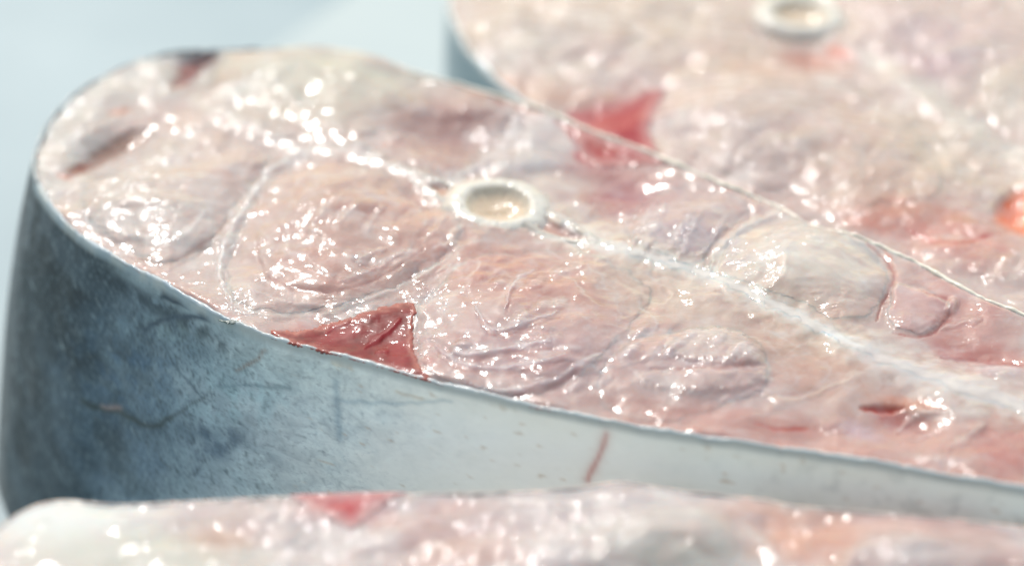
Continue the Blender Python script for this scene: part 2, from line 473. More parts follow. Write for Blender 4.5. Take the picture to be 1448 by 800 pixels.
def steak_root(label, group, x, y):
    o = bpy.data.objects.new('fish_steak', None); col.objects.link(o)
    o['label'] = label; o['category'] = 'fish steak'; o['group'] = group
    o.empty_display_size = 0.01
    return o

# ------------------------------------------------------------------ board and table
GROUP = 'raw fish steaks laid out side by side'
M_TABLE = plain_mat('pale_blue_counter', (0.165, 0.245, 0.27), (0.27, 0.345, 0.36), 14, 0.5, 0.0, 0.0006)
M_BOARD = plain_mat('white_sheet', (0.33, 0.39, 0.39), (0.35, 0.41, 0.405), 25, 0.55, 0.0, 0.0003)

def sheet(name, x0, x1, y0, y1, z, amp, wl, mat, n=90):
    xs, ys = np.meshgrid(np.linspace(x0, x1, n), np.linspace(y0, y1, n))
    Z = z + amp * fbm(xs / wl, ys / wl, 2, 5)
    V = np.column_stack([xs.ravel(), ys.ravel(), Z.ravel()])
    i = np.arange(n * n).reshape(n, n)
    F = np.column_stack([i[:-1, :-1].ravel(), i[:-1, 1:].ravel(), i[1:, 1:].ravel(), i[1:, :-1].ravel()])
    return mesh_obj(name, V, F, mat)

table = sheet('table_top', -6000, 6000, -6000, 6000, 0.0, 0.0, 400, M_TABLE, 120)
table['kind'] = 'structure'
def slab(name, corners_px, z0, z1, mat, rad=3.0):
    c = [ray_plane(np.array(float(x)), np.array(float(y)), z1) for x, y in corners_px]
    P = resample(smooth_curve([(float(a), float(b)) for a, b in c], True, 1), 3.0)
    for _ in range(6): P = (np.roll(P, 1, 0) + 2 * P + np.roll(P, -1, 0)) / 4
    cen = P.mean(0); n = len(P)
    rings = [(1.0, z0), (1.0, z1 - 0.4), (0.999, z1 - 0.1), (0.997, z1), (0.5, z1), (0.02, z1)]
    V = np.vstack([np.column_stack([cen + (P - cen) * f, np.full(n, z)]) for f, z in rings])
    idx = np.arange(len(rings) * n).reshape(len(rings), n); nx = np.roll(idx, -1, 1)
    F = np.stack([idx[:-1], nx[:-1], nx[1:], idx[1:]], -1).reshape(-1, 4)
    area = 0.5 * np.sum(P[:, 0] * np.roll(P[:, 1], -1) - P[:, 1] * np.roll(P[:, 0], -1))
    if area < 0: F = F[:, ::-1]
    return mesh_obj(name, V, F, mat)

board = slab('paper_sheet', [(540, -42), (480, 0), (380, 72), (318, 118), (420, 250), (900, 420), (1700, 660), (2600, 900), (3000, 200), (2100, -330), (1000, -360)], -0.1, 0.3, M_BOARD)
board['label'] = 'thin white sheet under the back steak, its blurred edge running diagonally at the top'
board['category'] = 'paper sheet'

# ------------------------------------------------------------------ middle steak
near_rim = [(45, 232), (54, 268), (74, 298), (100, 325), (132, 350), (170, 370), (210, 392), (250, 415), (290, 438), (330, 458), (370, 474), (420, 489), (470, 502), (530, 518), (600, 538), (700, 564),
            (800, 585), (860, 597), (930, 611), (1000, 621), (1090, 634), (1170, 645), (1250, 658), (1330, 672), (1400, 684), (1470, 697), (1580, 722), (1690, 752), (1790, 788), (1850, 812), (1890, 812)]
far_rim = [(1895, 775), (1850, 716), (1760, 640), (1640, 560), (1530, 490), (1448, 443), (1400, 424), (1350, 398), (1300, 371), (1250, 348), (1200, 330), (1150, 318), (1100, 290), (1030, 262),
           (960, 231), (900, 207), (830, 181), (770, 155), (700, 134), (640, 116), (590, 104), (540, 84), (480, 72), (430, 68), (375, 71), (310, 70), (250, 73), (205, 83), (160, 100), (120, 122), (86, 150), (60, 186)]
S_LINE = [(290, 150), (330, 168), (375, 190), (425, 210), (460, 212), (500, 216), (560, 238), (605, 262), (650, 275), (700, 290), (765, 305), (800, 322), (845, 342), (920, 365), (1010, 392), (1100, 434), (1200, 484), (1300, 527), (1380, 555), (1448, 578), (1600, 640), (1750, 710), (1850, 765)]

DOME = {'upper near': 1.6, 'lower near': 1.35, 'near belly': 1.0, 'far fold': 1.6, 'far back': 0.9, 'far belly': 0.8, 'tail left': 1.4, 'belly flap': 0.5}
blocks = {
    'upper near': [(448, 222), (412, 232), (380, 256), (356, 290), (334, 330), (322, 370), (322, 405), (345, 432), (400, 442), (460, 436), (520, 418), (575, 396), (622, 366), (650, 336), (644, 306), (606, 284), (560, 256), (500, 228)],
    'lower near': [(590, 436), (620, 402), (660, 366), (720, 356), (800, 356), (870, 376), (920, 410), (900, 450), (860, 492), (820, 530), (760, 556), (690, 554), (630, 538), (600, 518), (590, 480)],
    'near belly': [(860, 506), (900, 478), (945, 470), (990, 462), (1040, 466), (1076, 486), (1086, 510), (1084, 545), (1040, 566), (980, 588), (920, 596), (870, 584), (846, 556)],
    'far fold': [(1006, 384), (1016, 360), (1040, 334), (1076, 314), (1130, 306), (1200, 336), (1240, 364), (1254, 392), (1250, 418), (1238, 436), (1190, 452), (1120, 424), (1060, 400)],
    'far back': [(330, 150), (350, 116), (400, 92), (460, 84), (540, 96), (620, 122), (690, 142), (720, 156), (700, 190), (670, 226), (640, 246), (570, 228), (500, 206), (430, 198), (380, 180)],
    'far belly': [(886, 330), (900, 300), (930, 276), (980, 262), (1040, 278), (1060, 298), (1030, 322), (1002, 350), (990, 376), (940, 362)],
    'tail left': [(120, 262), (170, 240), (240, 208), (300, 176), (340, 190), (380, 214), (372, 240), (340, 280), (310, 320), (290, 350), (240, 372), (190, 356), (150, 330), (120, 300)],
    'belly flap': [(1264, 406), (1300, 404), (1336, 424), (1342, 442), (1322, 464), (1296, 472), (1268, 464), (1256, 448)],
}
main = steak_root('sharp middle fish steak with blue-grey skin and a white backbone ring in its pink face', GROUP, 0, 0)
f = Face(near_rim + far_rim, TOP, 1.75,
         [(490, 108, 120, 70, 8, 1.5), (360, 110, 60, 30, 0, 1.2), (500, 330, 150, 95, 0, 0.9), (200, 290, 110, 60, 20, 0.9), (1135, 375, 105, 62, 15, 1.5),
          (760, 470, 150, 70, 10, 1.1), (1000, 520, 90, 50, 10, 0.9), (165, 215, 62, 24, -22, -1.9), (285, 100, 26, 26, -30, -1.8), (650, 195, 100, 36, 10, -1.6),
          (880, 262, 90, 34, 15, -1.4), (500, 480, 90, 26, 10, -0.9), (1280, 595, 75, 26, 5, -1.3), (1375, 500, 90, 28, 18, -1.0), (960, 310, 70, 40, 10, 0.7),
          (720, 225, 60, 30, 0, 0.6), (130, 160, 60, 26, -30, 0.5)],
         (208, 186, 177), 0.25, 10, seed=100, domes=[([(x, y + 7 * DOME[k]) for x, y in p], DOME[k]) for k, p in blocks.items()])

def paint_main(f):
    B, Ln, P = f.blob, f.line, f.poly
    # broad colours
    B(190, 290, 180, 110, 15, (212, 200, 192), 0.85)
    B(90, 190, 70, 110, 20, (205, 200, 193), 0.8, wet=0.5)
    B(210, 110, 150, 50, -12, (206, 200, 192), 0.8, wet=0.4)
    B(460, 115, 190, 75, 5, (206, 202, 186), 0.9, wet=0.04)
    B(430, 150, 110, 50, 0, (200, 188, 174), 0.5)
    B(650, 190, 120, 62, 12, (174, 132, 126), 0.95, 0.3, wet=0.08)
    B(560, 175, 80, 30, 10, (196, 168, 158), 0.6)
    B(510, 330, 170, 125, 0, (194, 160, 148), 0.85)
    B(460, 385, 90, 50, 0, (198, 150, 138), 0.45)
    B(590, 300, 90, 45, 20, (214, 176, 162), 0.5)
    B(400, 310, 40, 90, 10, (206, 182, 174), 0.5)
    B(760, 400, 200, 70, 15, (206, 158, 144), 0.75)
    B(700, 380, 90, 40, 0, (198, 142, 130), 0.55)
    B(740, 500, 190, 70, 8, (200, 168, 166), 0.8)
    B(930, 420, 130, 50, 18, (212, 190, 172), 0.75)
    B(1000, 520, 150, 60, 10, (202, 176, 174), 0.75)
    B(1130, 480, 130, 70, 22, (206, 176, 154), 0.7)
    B(1180, 540, 120, 45, 20, (204, 160, 142), 0.55)
    B(1060, 600, 260, 30, 7, (204, 150, 138), 0.7)
    B(1330, 630, 200, 50, 10, (208, 162, 150), 0.75)
    B(1430, 630, 70, 60, 20, (200, 128, 116), 0.7)
    B(1140, 370, 130, 75, 12, (232, 222, 208), 0.95, wet=0.08)
    B(1150, 430, 110, 40, 10, (206, 176, 162), 0.6)
    B(1350, 440, 110, 80, 25, (212, 164, 154), 0.85)
    B(1390, 505, 110, 26, 12, (206, 142, 132), 0.8)
    B(1600, 640, 200, 110, 25, (210, 176, 164), 0.6)
    B(760, 215, 110, 55, 15, (208, 198, 194), 0.8, wet=0.5)
    B(885, 272, 120, 50, 18, (182, 122, 120), 0.9, 0.25, wet=0.08)
    B(960, 320, 100, 55, 20, (204, 188, 188), 0.75, wet=0.4)
    B(1040, 285, 90, 24, 24, (208, 180, 174), 0.7)
    # nested muscle cones
    f.rings(520, 318, 205, 140, 6, 5.0, 0.42, 0.2, 1.0, k=0.35)
    f.rings(215, 320, 170, 90, -8, 3.5, 0.30, 0.2, 1.0, k=0.25)
    f.rings(770, 425, 215, 120, 8, 5.5, 0.45, 0.2, 1.0, k=0.35)
    f.rings(1000, 520, 170, 75, 6, 4.0, 0.16, 0.2, 1.05, k=0.25)
    f.rings(1120, 400, 140, 110, 18, 4.0, 0.25, 0.3, 0.9, k=0.2)
    f.rings(450, 130, 220, 80, 6, 3.5, 0.22, 0.2, 1.0, k=0.15)
    f.rings(980, 330, 160, 90, 20, 4.0, 0.25, 0.2, 1.0, k=0.2)
    # edge of the near upper muscle: pale glinting sheet
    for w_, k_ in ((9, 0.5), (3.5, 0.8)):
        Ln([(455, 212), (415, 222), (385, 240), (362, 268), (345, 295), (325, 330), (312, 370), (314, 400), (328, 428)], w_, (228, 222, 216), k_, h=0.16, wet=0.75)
    Ln([(328, 428), (350, 440), (400, 448), (460, 444), (520, 425), (570, 405), (620, 375), (655, 345)], 4, (226, 212, 200), 0.7, h=0.15, wet=0.4)
    Ln([(345, 400), (370, 415), (420, 430), (470, 432), (530, 420), (580, 398)], 2.5, (224, 208, 202), 0.6, h=0.2)
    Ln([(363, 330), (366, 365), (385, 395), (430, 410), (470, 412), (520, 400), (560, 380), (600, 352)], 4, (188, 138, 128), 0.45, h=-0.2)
    Ln([(505, 372), (520, 362), (545, 352)], 7, (214, 196, 190), 0.7, h=0.35, wet=0.8)  # wet highlight streak painted pale, on a raised wet ridge
    Ln([(480, 398), (505, 392), (540, 375), (575, 352)], 5, (210, 190, 186), 0.5, h=0.22, wet=0.6)
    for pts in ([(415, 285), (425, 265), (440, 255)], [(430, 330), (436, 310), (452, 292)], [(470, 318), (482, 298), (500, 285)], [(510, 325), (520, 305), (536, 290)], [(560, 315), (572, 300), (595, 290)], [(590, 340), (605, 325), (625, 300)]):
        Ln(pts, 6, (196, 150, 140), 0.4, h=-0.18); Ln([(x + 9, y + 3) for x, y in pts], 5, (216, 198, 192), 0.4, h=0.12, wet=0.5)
    # left end: two pockets, folds
    P([(90, 243), (110, 228), (150, 200), (195, 180), (222, 182), (205, 205), (165, 228), (125, 245), (98, 250)], (186, 148, 128), 0.85, 10, h=-0.5, wet=0.1)
    B(112, 239, 24, 9, -25, (160, 88, 68), 0.9)  # small shadow at the pocket's tip, painted as darker reddish flesh
    B(90, 250, 16, 6, 20, (208, 118, 84), 0.7)
    B(170, 158, 20, 6, -10, (214, 150, 124), 0.8)
    Ln([(110, 196), (150, 176), (190, 164), (225, 158)], 5, (222, 214, 206), 0.6, h=0.3, wet=0.7)
    P([(246, 88), (275, 79), (303, 77), (290, 96), (270, 118), (250, 128), (238, 120), (252, 104)], (178, 112, 100), 0.9, 8, h=-0.6, wet=0.05)
    B(285, 84, 22, 8, -10, (206, 122, 100), 0.7)
    Ln([(50, 240), (62, 275), (90, 300), (120, 330), (160, 352), (230, 392)], 16, (216, 192, 182), 0.6, wet=0.35)
    Ln([(120, 345), (170, 372), (230, 400), (290, 430), (340, 452)], 12, (206, 160, 146), 0.6)
    Ln([(150, 320), (190, 336), (235, 338), (270, 322), (290, 300)], 8, (226, 220, 214), 0.6, h=0.25)
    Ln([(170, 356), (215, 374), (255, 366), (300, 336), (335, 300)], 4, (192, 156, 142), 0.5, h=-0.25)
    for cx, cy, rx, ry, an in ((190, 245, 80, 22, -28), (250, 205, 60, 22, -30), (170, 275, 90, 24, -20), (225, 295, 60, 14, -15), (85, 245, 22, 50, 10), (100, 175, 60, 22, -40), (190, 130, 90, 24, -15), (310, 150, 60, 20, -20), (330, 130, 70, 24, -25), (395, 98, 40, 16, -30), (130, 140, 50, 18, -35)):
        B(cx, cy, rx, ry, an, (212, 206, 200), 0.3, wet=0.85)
    for i in range(9):                      # folds of the ragged left end
        Ln([(150 + i * 22, 262 - i * 8 + 6), (175 + i * 20, 245 - i * 9 + 6), (212 + i * 19, 226 - i * 9 + 8)], 5, None, h=0.28 * (1 if i % 2 else -0.8))
    # far side
    Ln([(590, 140), (570, 152), (540, 160), (500, 164)], 9, (192, 172, 160), 0.4, h=-0.3)
    for cx, cy in ((505, 205), (530, 222), (560, 195), (515, 185)): B(cx, cy, 16, 8, 0, (216, 206, 200), 0.4, wet=0.7, h=0.2)
    B(730, 235, 80, 16, -6, (210, 206, 206), 0.7, wet=0.75, h=0.3)
    B(765, 190, 60, 20, -50, (206, 198, 196), 0.6, wet=0.85)
    Ln([(650, 250), (680, 232), (705, 212), (722, 190), (735, 165)], 12, (214, 208, 206), 0.6, h=0.45, wet=0.9)
    P([(778, 160), (812, 172), (855, 190), (900, 208), (940, 222), (965, 236), (935, 236), (890, 238), (850, 240), (825, 232), (815, 212), (795, 185)], (196, 72, 74), 0.75, 12, wet=0.2)
    B(850, 205, 42, 26, 20, (186, 44, 48), 0.85, wet=0.15, h=-0.4)
    B(820, 222, 16, 10, 30, (196, 60, 60), 0.8)
    B(880, 218, 26, 8, 15, (216, 172, 168), 0.6, wet=0.9, h=0.3)
    B(885, 278, 60, 26, 8, (184, 112, 116), 0.7)
    B(790, 255, 90, 18, 8, (214, 198, 186), 0.6)
    for i in range(6):
        x = 903 + i * 26 + (5, -4, 7, -6, 2, 4)[i]; y = (0, 8, -4, 6, -2, 9)[i]
        Ln([(x - 16, 350 + i * 4 + y), (x - 2, 322 + i * 6), (x + 16, 286 + i * 6 - y)], 9, (208, 198, 198), 0.5, h=0.3, wet=0.85, wob=4)
    # the big pale fold
    Ln([(1003, 385), (1012, 362), (1035, 335), (1070, 314), (1110, 302)], 8, (222, 212, 204), 0.6, h=0.5, wet=0.6)
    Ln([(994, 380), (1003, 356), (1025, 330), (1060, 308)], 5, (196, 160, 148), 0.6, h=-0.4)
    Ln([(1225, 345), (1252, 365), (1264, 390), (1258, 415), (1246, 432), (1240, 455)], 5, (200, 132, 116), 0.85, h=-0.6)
    Ln([(1236, 340), (1250, 352), (1262, 368)], 5, (226, 140, 112), 0.7)
    for cx, cy, rx, ry in ((1045, 360, 30, 16), (1095, 345, 30, 18), (1160, 335, 26, 16), (1060, 385, 26, 10), (1120, 325, 60, 12)): B(cx, cy, rx, ry, -25, (222, 216, 210), 0.4, wet=0.8)
    for k in range(4): Ln([(1110 + k * 12, 395 + k * 9), (1150 + k * 10, 392 + k * 10), (1200 + k * 6, 402 + k * 9)], 4, (222, 204, 192), 0.35, h=0.12)
    P([(1262, 402), (1290, 404), (1330, 420), (1345, 438), (1325, 462), (1300, 474), (1268, 466), (1252, 452), (1258, 430)], (212, 178, 172), 0.7, 10, h=0.4, wet=0.3)
    Ln([(1262, 470), (1300, 477), (1325, 466), (1345, 440), (1338, 424), (1305, 412)], 4, (206, 122, 106), 0.7, h=-0.3)
    B(1346, 432, 9, 14, 20, (226, 210, 204), 0.6, wet=1, h=0.5)  # glint painted pale on a raised wet bead
    Ln([(1330, 465), (1355, 458), (1385, 452)], 6, (216, 196, 190), 0.5, h=0.3, wet=0.9)
    Ln([(1330, 505), (1370, 512), (1410, 514), (1448, 515)], 5, (204, 110, 98), 0.6, h=-0.4)
    B(1415, 525, 50, 12, 6, (212, 204, 206), 0.7, wet=0.95, h=0.4)
    B(1350, 515, 40, 10, 15, (200, 176, 176), 0.5)
    # near lower muscle folds
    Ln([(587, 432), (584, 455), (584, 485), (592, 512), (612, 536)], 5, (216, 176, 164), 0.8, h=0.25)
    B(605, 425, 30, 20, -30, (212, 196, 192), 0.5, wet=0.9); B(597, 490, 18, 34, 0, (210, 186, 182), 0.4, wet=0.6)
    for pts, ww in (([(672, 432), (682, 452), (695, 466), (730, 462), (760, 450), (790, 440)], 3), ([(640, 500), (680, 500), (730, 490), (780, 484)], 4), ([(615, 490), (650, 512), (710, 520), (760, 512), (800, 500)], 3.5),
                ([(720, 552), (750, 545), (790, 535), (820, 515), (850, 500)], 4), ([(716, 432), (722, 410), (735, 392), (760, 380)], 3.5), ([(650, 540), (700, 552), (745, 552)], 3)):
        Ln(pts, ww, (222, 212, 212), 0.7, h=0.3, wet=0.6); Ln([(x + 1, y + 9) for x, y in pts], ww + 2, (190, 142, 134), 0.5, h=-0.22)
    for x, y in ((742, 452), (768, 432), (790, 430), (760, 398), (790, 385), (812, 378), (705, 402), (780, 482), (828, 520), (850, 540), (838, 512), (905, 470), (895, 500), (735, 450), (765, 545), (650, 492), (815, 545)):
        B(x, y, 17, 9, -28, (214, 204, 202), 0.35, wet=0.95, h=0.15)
    Ln([(870, 400), (905, 418), (935, 432), (950, 415), (930, 402), (900, 398)], 4, (224, 204, 186), 0.6, h=0.2)
    Ln([(880, 452), (915, 438), (940, 428)], 3, (220, 196, 178), 0.5, h=0.15)
    # far right muscles with a rounded pale tip
    P([(945, 478), (985, 464), (1030, 466), (1066, 482), (1080, 502), (1074, 514), (1030, 514), (980, 512), (945, 502)], (210, 192, 184), 0.7, 8, h=0.45, wet=0.35)
    Ln([(920, 522), (980, 520), (1040, 518), (1085, 516)], 4, (196, 146, 134), 0.6, h=-0.3)
    P([(900, 528), (960, 520), (1020, 520), (1072, 524), (1082, 540), (1040, 556), (980, 558), (920, 552)], (208, 188, 180), 0.5, 10, h=0.35, wet=0.4)
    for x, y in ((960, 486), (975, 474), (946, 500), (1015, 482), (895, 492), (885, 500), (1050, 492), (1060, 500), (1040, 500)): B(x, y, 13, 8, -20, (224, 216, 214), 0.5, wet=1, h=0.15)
    for k in range(6): Ln([(990 + k * 10, 572 - k * 2), (1020 + k * 10, 566 - k * 3), (1050 + k * 8, 560 - k)], 3, (222, 200, 194), 0.5, h=0.22 if k % 2 else -0.15)
    Ln([(1080, 556), (1110, 566), (1145, 560), (1180, 545), (1205, 535)], 5, (222, 200, 184), 0.55, h=0.2, wet=0.4)
    B(505, 487, 125, 34, 10, (204, 112, 104), 0.6, 0.3)
    # red line under the skin and small cuts
    Ln([(680, 560), (720, 571), (770, 578), (835, 590)], 4, (206, 92, 74), 0.8)
    Ln([(395, 468), (440, 480)], 4, (186, 70, 66), 0.6)
    Ln([(1064, 597), (1085, 603), (1115, 608), (1150, 606)], 3, (206, 92, 76), 0.75, h=-0.25)
    P([(1215, 575), (1232, 571), (1260, 572), (1280, 576), (1256, 584), (1228, 582)], (214, 76, 48), 0.9, 5, h=-0.6, wet=0.1, rag=2)
    B(1290, 572, 60, 12, 8, (222, 138, 96), 0.6)
    B(1270, 595, 50, 20, 15, (204, 120, 106), 0.7, h=-0.3)
    B(1215, 610, 40, 16, 20, (206, 184, 190), 0.7)
    B(1310, 610, 44, 24, 0, (206, 164, 152), 0.6, wet=0.5)
    Ln([(1268, 612), (1280, 600), (1292, 588), (1310, 582), (1330, 584)], 6, (216, 196, 188), 0.6, h=0.45, wet=1)
    Ln([(1272, 624), (1300, 620), (1330, 612)], 4, (214, 190, 184), 0.6, h=0.3, wet=0.9)
    Ln([(1340, 632), (1360, 622), (1378, 610), (1392, 600)], 8, (216, 200, 194), 0.6, h=0.4, wet=1)
    B(1320, 650, 60, 14, 8, (214, 190, 182), 0.5, wet=0.7); B(1370, 580, 40, 14, 0, (216, 200, 190), 0.5, wet=0.7)
    B(1182, 602, 20, 14, 0, (212, 180, 174), 0.5, wet=1, h=0.2)
    B(1345, 568, 30, 10, 10, (210, 120, 90), 0.4)
    # pink band along the skin on the right
    Ln([(860, 588), (960, 606), (1100, 626), (1240, 648), (1340, 665), (1448, 684), (1600, 716)], 9, (210, 156, 142), 0.55)
    # cream border under the far skin, red flush
    Ln([(650, 124), (700, 140), (770, 162)], 7, (206, 132, 112), 0.45)
    # central sheet: widening pale band, raised
    Ln(S_LINE[:8], 7, (226, 218, 210), 0.75, h=0.3, wet=0.3, taper=False)
    Ln(S_LINE[9:], 30, (226, 212, 194), 0.7, h=0.25, taper=False)
    Ln(S_LINE[11:], 11, (238, 233, 226), 0.75, h=0.15, wet=0.15, taper=False)
    Ln([(1160, 470), (1200, 484), (1222, 492)], 5, (240, 240, 238), 0.9, h=0.2, wet=0.2)
    Ln([(1230, 505), (1300, 530), (1400, 556), (1470, 580)], 24, (226, 216, 212), 0.6, taper=False)
    # hollows either side of the backbone
    P([(606, 262), (640, 262), (655, 276), (640, 282), (622, 276)], (222, 168, 134), 0.8, 5, h=-0.7, rag=2)
    P([(765, 305), (795, 318), (832, 338), (800, 336), (765, 326)], (206, 156, 142), 0.85, 5, h=-0.9, rag=2)
    Ln([(768, 296), (795, 308), (815, 320), (842, 340)], 4, (232, 226, 216), 0.9, h=0.4)
    Ln([(750, 328), (785, 338), (820, 344), (855, 346)], 4, (232, 224, 212), 0.9, h=0.3)
    Ln([(590, 262), (612, 276), (640, 292), (655, 305)], 6, (226, 214, 204), 0.8, h=0.3)
    Ln([(560, 240), (600, 252), (640, 258), (690, 258)], 6, (226, 218, 210), 0.8, h=0.3)
    Ln([(655, 320), (640, 340), (648, 360), (620, 385)], 8, (220, 204, 192), 0.6, h=0.2)
    B(704, 289, 86, 46, 4, (220, 208, 196), 0.7)
    # ragged pale rim just inside the skin at the left
    Ln([(60, 200), (85, 160), (120, 130), (170, 106), (230, 88), (300, 80)], 12, (216, 212, 206), 0.7, wet=0.9)
    Ln([(56, 225), (62, 255), (80, 285)], 12, (216, 208, 200), 0.7, wet=0.95)
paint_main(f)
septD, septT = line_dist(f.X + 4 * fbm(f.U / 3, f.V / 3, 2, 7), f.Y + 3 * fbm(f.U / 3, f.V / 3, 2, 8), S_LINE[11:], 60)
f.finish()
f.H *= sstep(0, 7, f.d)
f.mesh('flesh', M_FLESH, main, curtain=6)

# muscle blocks that stand a little proud of the tissue between them
for k, pts in blocks.items():
    P_ = smooth_curve(pts, True, 4)
    m_ = (f.X > P_[:, 0].min() - 30) & (f.X < P_[:, 0].max() + 30) & (f.Y > P_[:, 1].min() - 30) & (f.Y < P_[:, 1].max() + 30)
    D_ = np.full(f.X.shape, -1e3); D_[m_] = poly_sdf(f.X[m_], f.Y[m_], P_)[0]
    D_ = D_ + 5 * fbm(f.U / 2.5, f.V / 2.5, 3, 93)
    f.mesh('muscle_block', M_FLESH, main, D_, proud=0.025, lip=10, dip=0.03, curtain=0.6)

RED_MAIN = [(385, 468), (412, 470), (445, 466), (480, 456), (520, 442), (555, 432), (587, 429), (584, 455), (583, 490), (594, 520), (612, 540), (585, 536), (540, 522), (480, 507), (430, 494), (405, 484)]
def red_patch(f, pts, parent, pieces, rag=3.2, proud=0.12, label=None):
    P_ = smooth_curve(pts, True, 4)
    m_ = (f.X > P_[:, 0].min() - 30) & (f.X < P_[:, 0].max() + 30) & (f.Y > P_[:, 1].min() - 30) & (f.Y < P_[:, 1].max() + 30)
    D_ = np.full(f.X.shape, -1e3); D_[m_] = poly_sdf(f.X[m_], f.Y[m_], P_)[0]
    D_ = D_ + rag * fbm(f.U / 1.6, f.V / 1.6, 3, 95)
    keepC = f.C.copy(), f.H.copy(), f.W.copy()
    pieces(f, D_)
    f.mesh('red_muscle', M_RED, parent, D_, proud=proud, lip=7, dip=0.12, curtain=0.6)
    f.C, f.H, f.W = keepC
def red_main(f, D_):
    v = fbm(f.U / 2, f.V / 2, 3, 77)
    f.tint(np.ones(f.X.shape), (160, 36, 44))
    f.tint(sstep(-0.1, 0.7, v), (172, 60, 64), 0.5); f.tint(sstep(0.0, 0.7, -v), (130, 12, 22), 0.6)
    f.blob(535, 466, 45, 12, -45, (158, 20, 34), 0.8)
    f.blob(480, 478, 44, 12, -18, (192, 84, 86), 0.7, h=0.15)
    f.blob(565, 500, 20, 34, 0, (198, 84, 84), 0.7)
    f.W[:] = 0.25
    f.line([(462, 475), (472, 464), (492, 460)], 4, (214, 150, 146), 0.5, h=0.35, wet=0.9)
    f.line([(515, 494), (535, 480), (552, 468), (566, 452)], 6, (206, 120, 118), 0.5, h=0.4, wet=1)
    f.line([(530, 503), (548, 497)], 4, (206, 120, 118), 0.5, h=0.3, wet=1)
    f.H = f.H * 0.9 + 0.1
    f.C = f.C * np.array([0.72, 0.18, 0.24])
    f.tint(1 - sstep(0, 11, D_), (206, 128, 112), 0.75)
red_patch(f, RED_MAIN, main, red_main)
RED_FAR = [(800, 168), (830, 181), (870, 196), (915, 213), (950, 228), (925, 234), (885, 236), (850, 236), (826, 224), (816, 198)]
def red_far(f, D_):
    f.tint(np.ones(f.X.shape), (176, 50, 54)); f.blob(856, 212, 24, 22, 0, (182, 34, 40), 0.9); f.blob(826, 214, 14, 14, 0, (186, 44, 48), 0.8)
    f.blob(890, 214, 20, 14, 0, (214, 160, 156), 0.7, wet=0.9); f.C = f.C * np.array([1.0, 0.5, 0.55]); f.tint(1 - sstep(0, 26, D_), (206, 150, 142), 0.9)
red_patch(f, RED_FAR, main, red_far)
# the white sheet between the two halves
Dm = (5.0 + 4 * septT + 4.0 * fbm(f.U / 2, f.V / 2, 2, 99)) - septD
keepC = f.C.copy()
f.tint(sstep(0, 9, Dm), (236, 228, 214), 0.4)
f.mesh('spine_membrane', M_SEPT, main, Dm, proud=0.02, lip=10, dip=0.05, curtain=0.6)
f.C = keepC

def vertebra(f, px, py, r, parent, tilt=(0, 0), lift=0.6):
    u, v = ray_plane(np.array(float(px)), np.array(float(py)), f.z)
    m = bpy.data.objects.new
    prof = [(1.32, -5.0), (1.32, -1.2), (1.27, -0.62), (1.18, -0.28), (1.10, 0.0), (1.03, 0.16), (0.95, 0.29), (0.87, 0.33), (0.79, 0.27), (0.73, 0.08), (0.69, -0.2), (0.65, -0.5), (0.59, -0.8), (0.50, -1.1), (0.38, -1.35), (0.25, -1.5), (0.12, -1.55), (0.004, -1.56)]
    P2 = smooth_curve(prof, False, 4)
    n = 220; a = np.linspace(0, 2 * math.pi, n, endpoint=False)
    V = []; C = []
    for (rr, zz) in P2:
        wr = 1 + 0.05 * perlin(np.cos(a) * 1.4 + zz * 0.2 + px, np.sin(a) * 1.4, 3) + 0.016 * perlin(np.cos(a) * 4 + px, np.sin(a) * 4, 5) + 0.006 * perlin(np.cos(a) * 14, np.sin(a) * 14 + zz, 4)
        x, y = rr * r * wr * np.cos(a), rr * r * wr * np.sin(a)
        z = zz + lift + tilt[0] * x + tilt[1] * y + 0.16 * perlin(np.cos(a) * 3 + px, np.sin(a) * 3, 9) + 0.05 * perlin(np.cos(a) * 11, np.sin(a) * 11 + rr * 5, 10)
        V.append(np.column_stack([x, y, z]))
        t = np.clip((0.80 - rr) / 0.25, 0, 1)
        c = srgb(242, 236, 222) * (1 - t) + srgb(246, 220, 188) * t
        g = sstep(0.98, 1.3, np.array(rr)); c = c * (1 - g) + srgb(222, 206, 194) * g
        st = 0.5 + 0.5 * perlin(np.cos(a) * 9, np.sin(a) * 9 + rr * 6, 14)
        C.append(c[None, :] * (0.97 + 0.08 * st[:, None]))
    m_ = len(P2); V = np.vstack(V); C = np.vstack(C)
    V[:, 0] += u; V[:, 1] += v; V[:, 2] += f.z
    i = np.arange(m_ * n).reshape(m_, n); nx = np.roll(i, -1, 1)
    F = np.stack([i[:-1], nx[:-1], nx[1:], i[1:]], -1).reshape(-1, 4)
    return mesh_obj('vertebra', V, F, M_BONE, parent, C * 0.66 * np.array([1.02, 0.99, 0.965]), wet=np.full(len(V), 0.25))

def sink(f, px, py, r):
    "make room in the flesh for the cup of the vertebra"
    u, v = ray_plane(np.array(float(px)), np.array(float(py)), f.z)
    return np.hypot(f.U - u, f.V - v) / r
vertebra(f, 704, 292, 6.7, main, tilt=(-0.06, 0.02), lift=0.45)

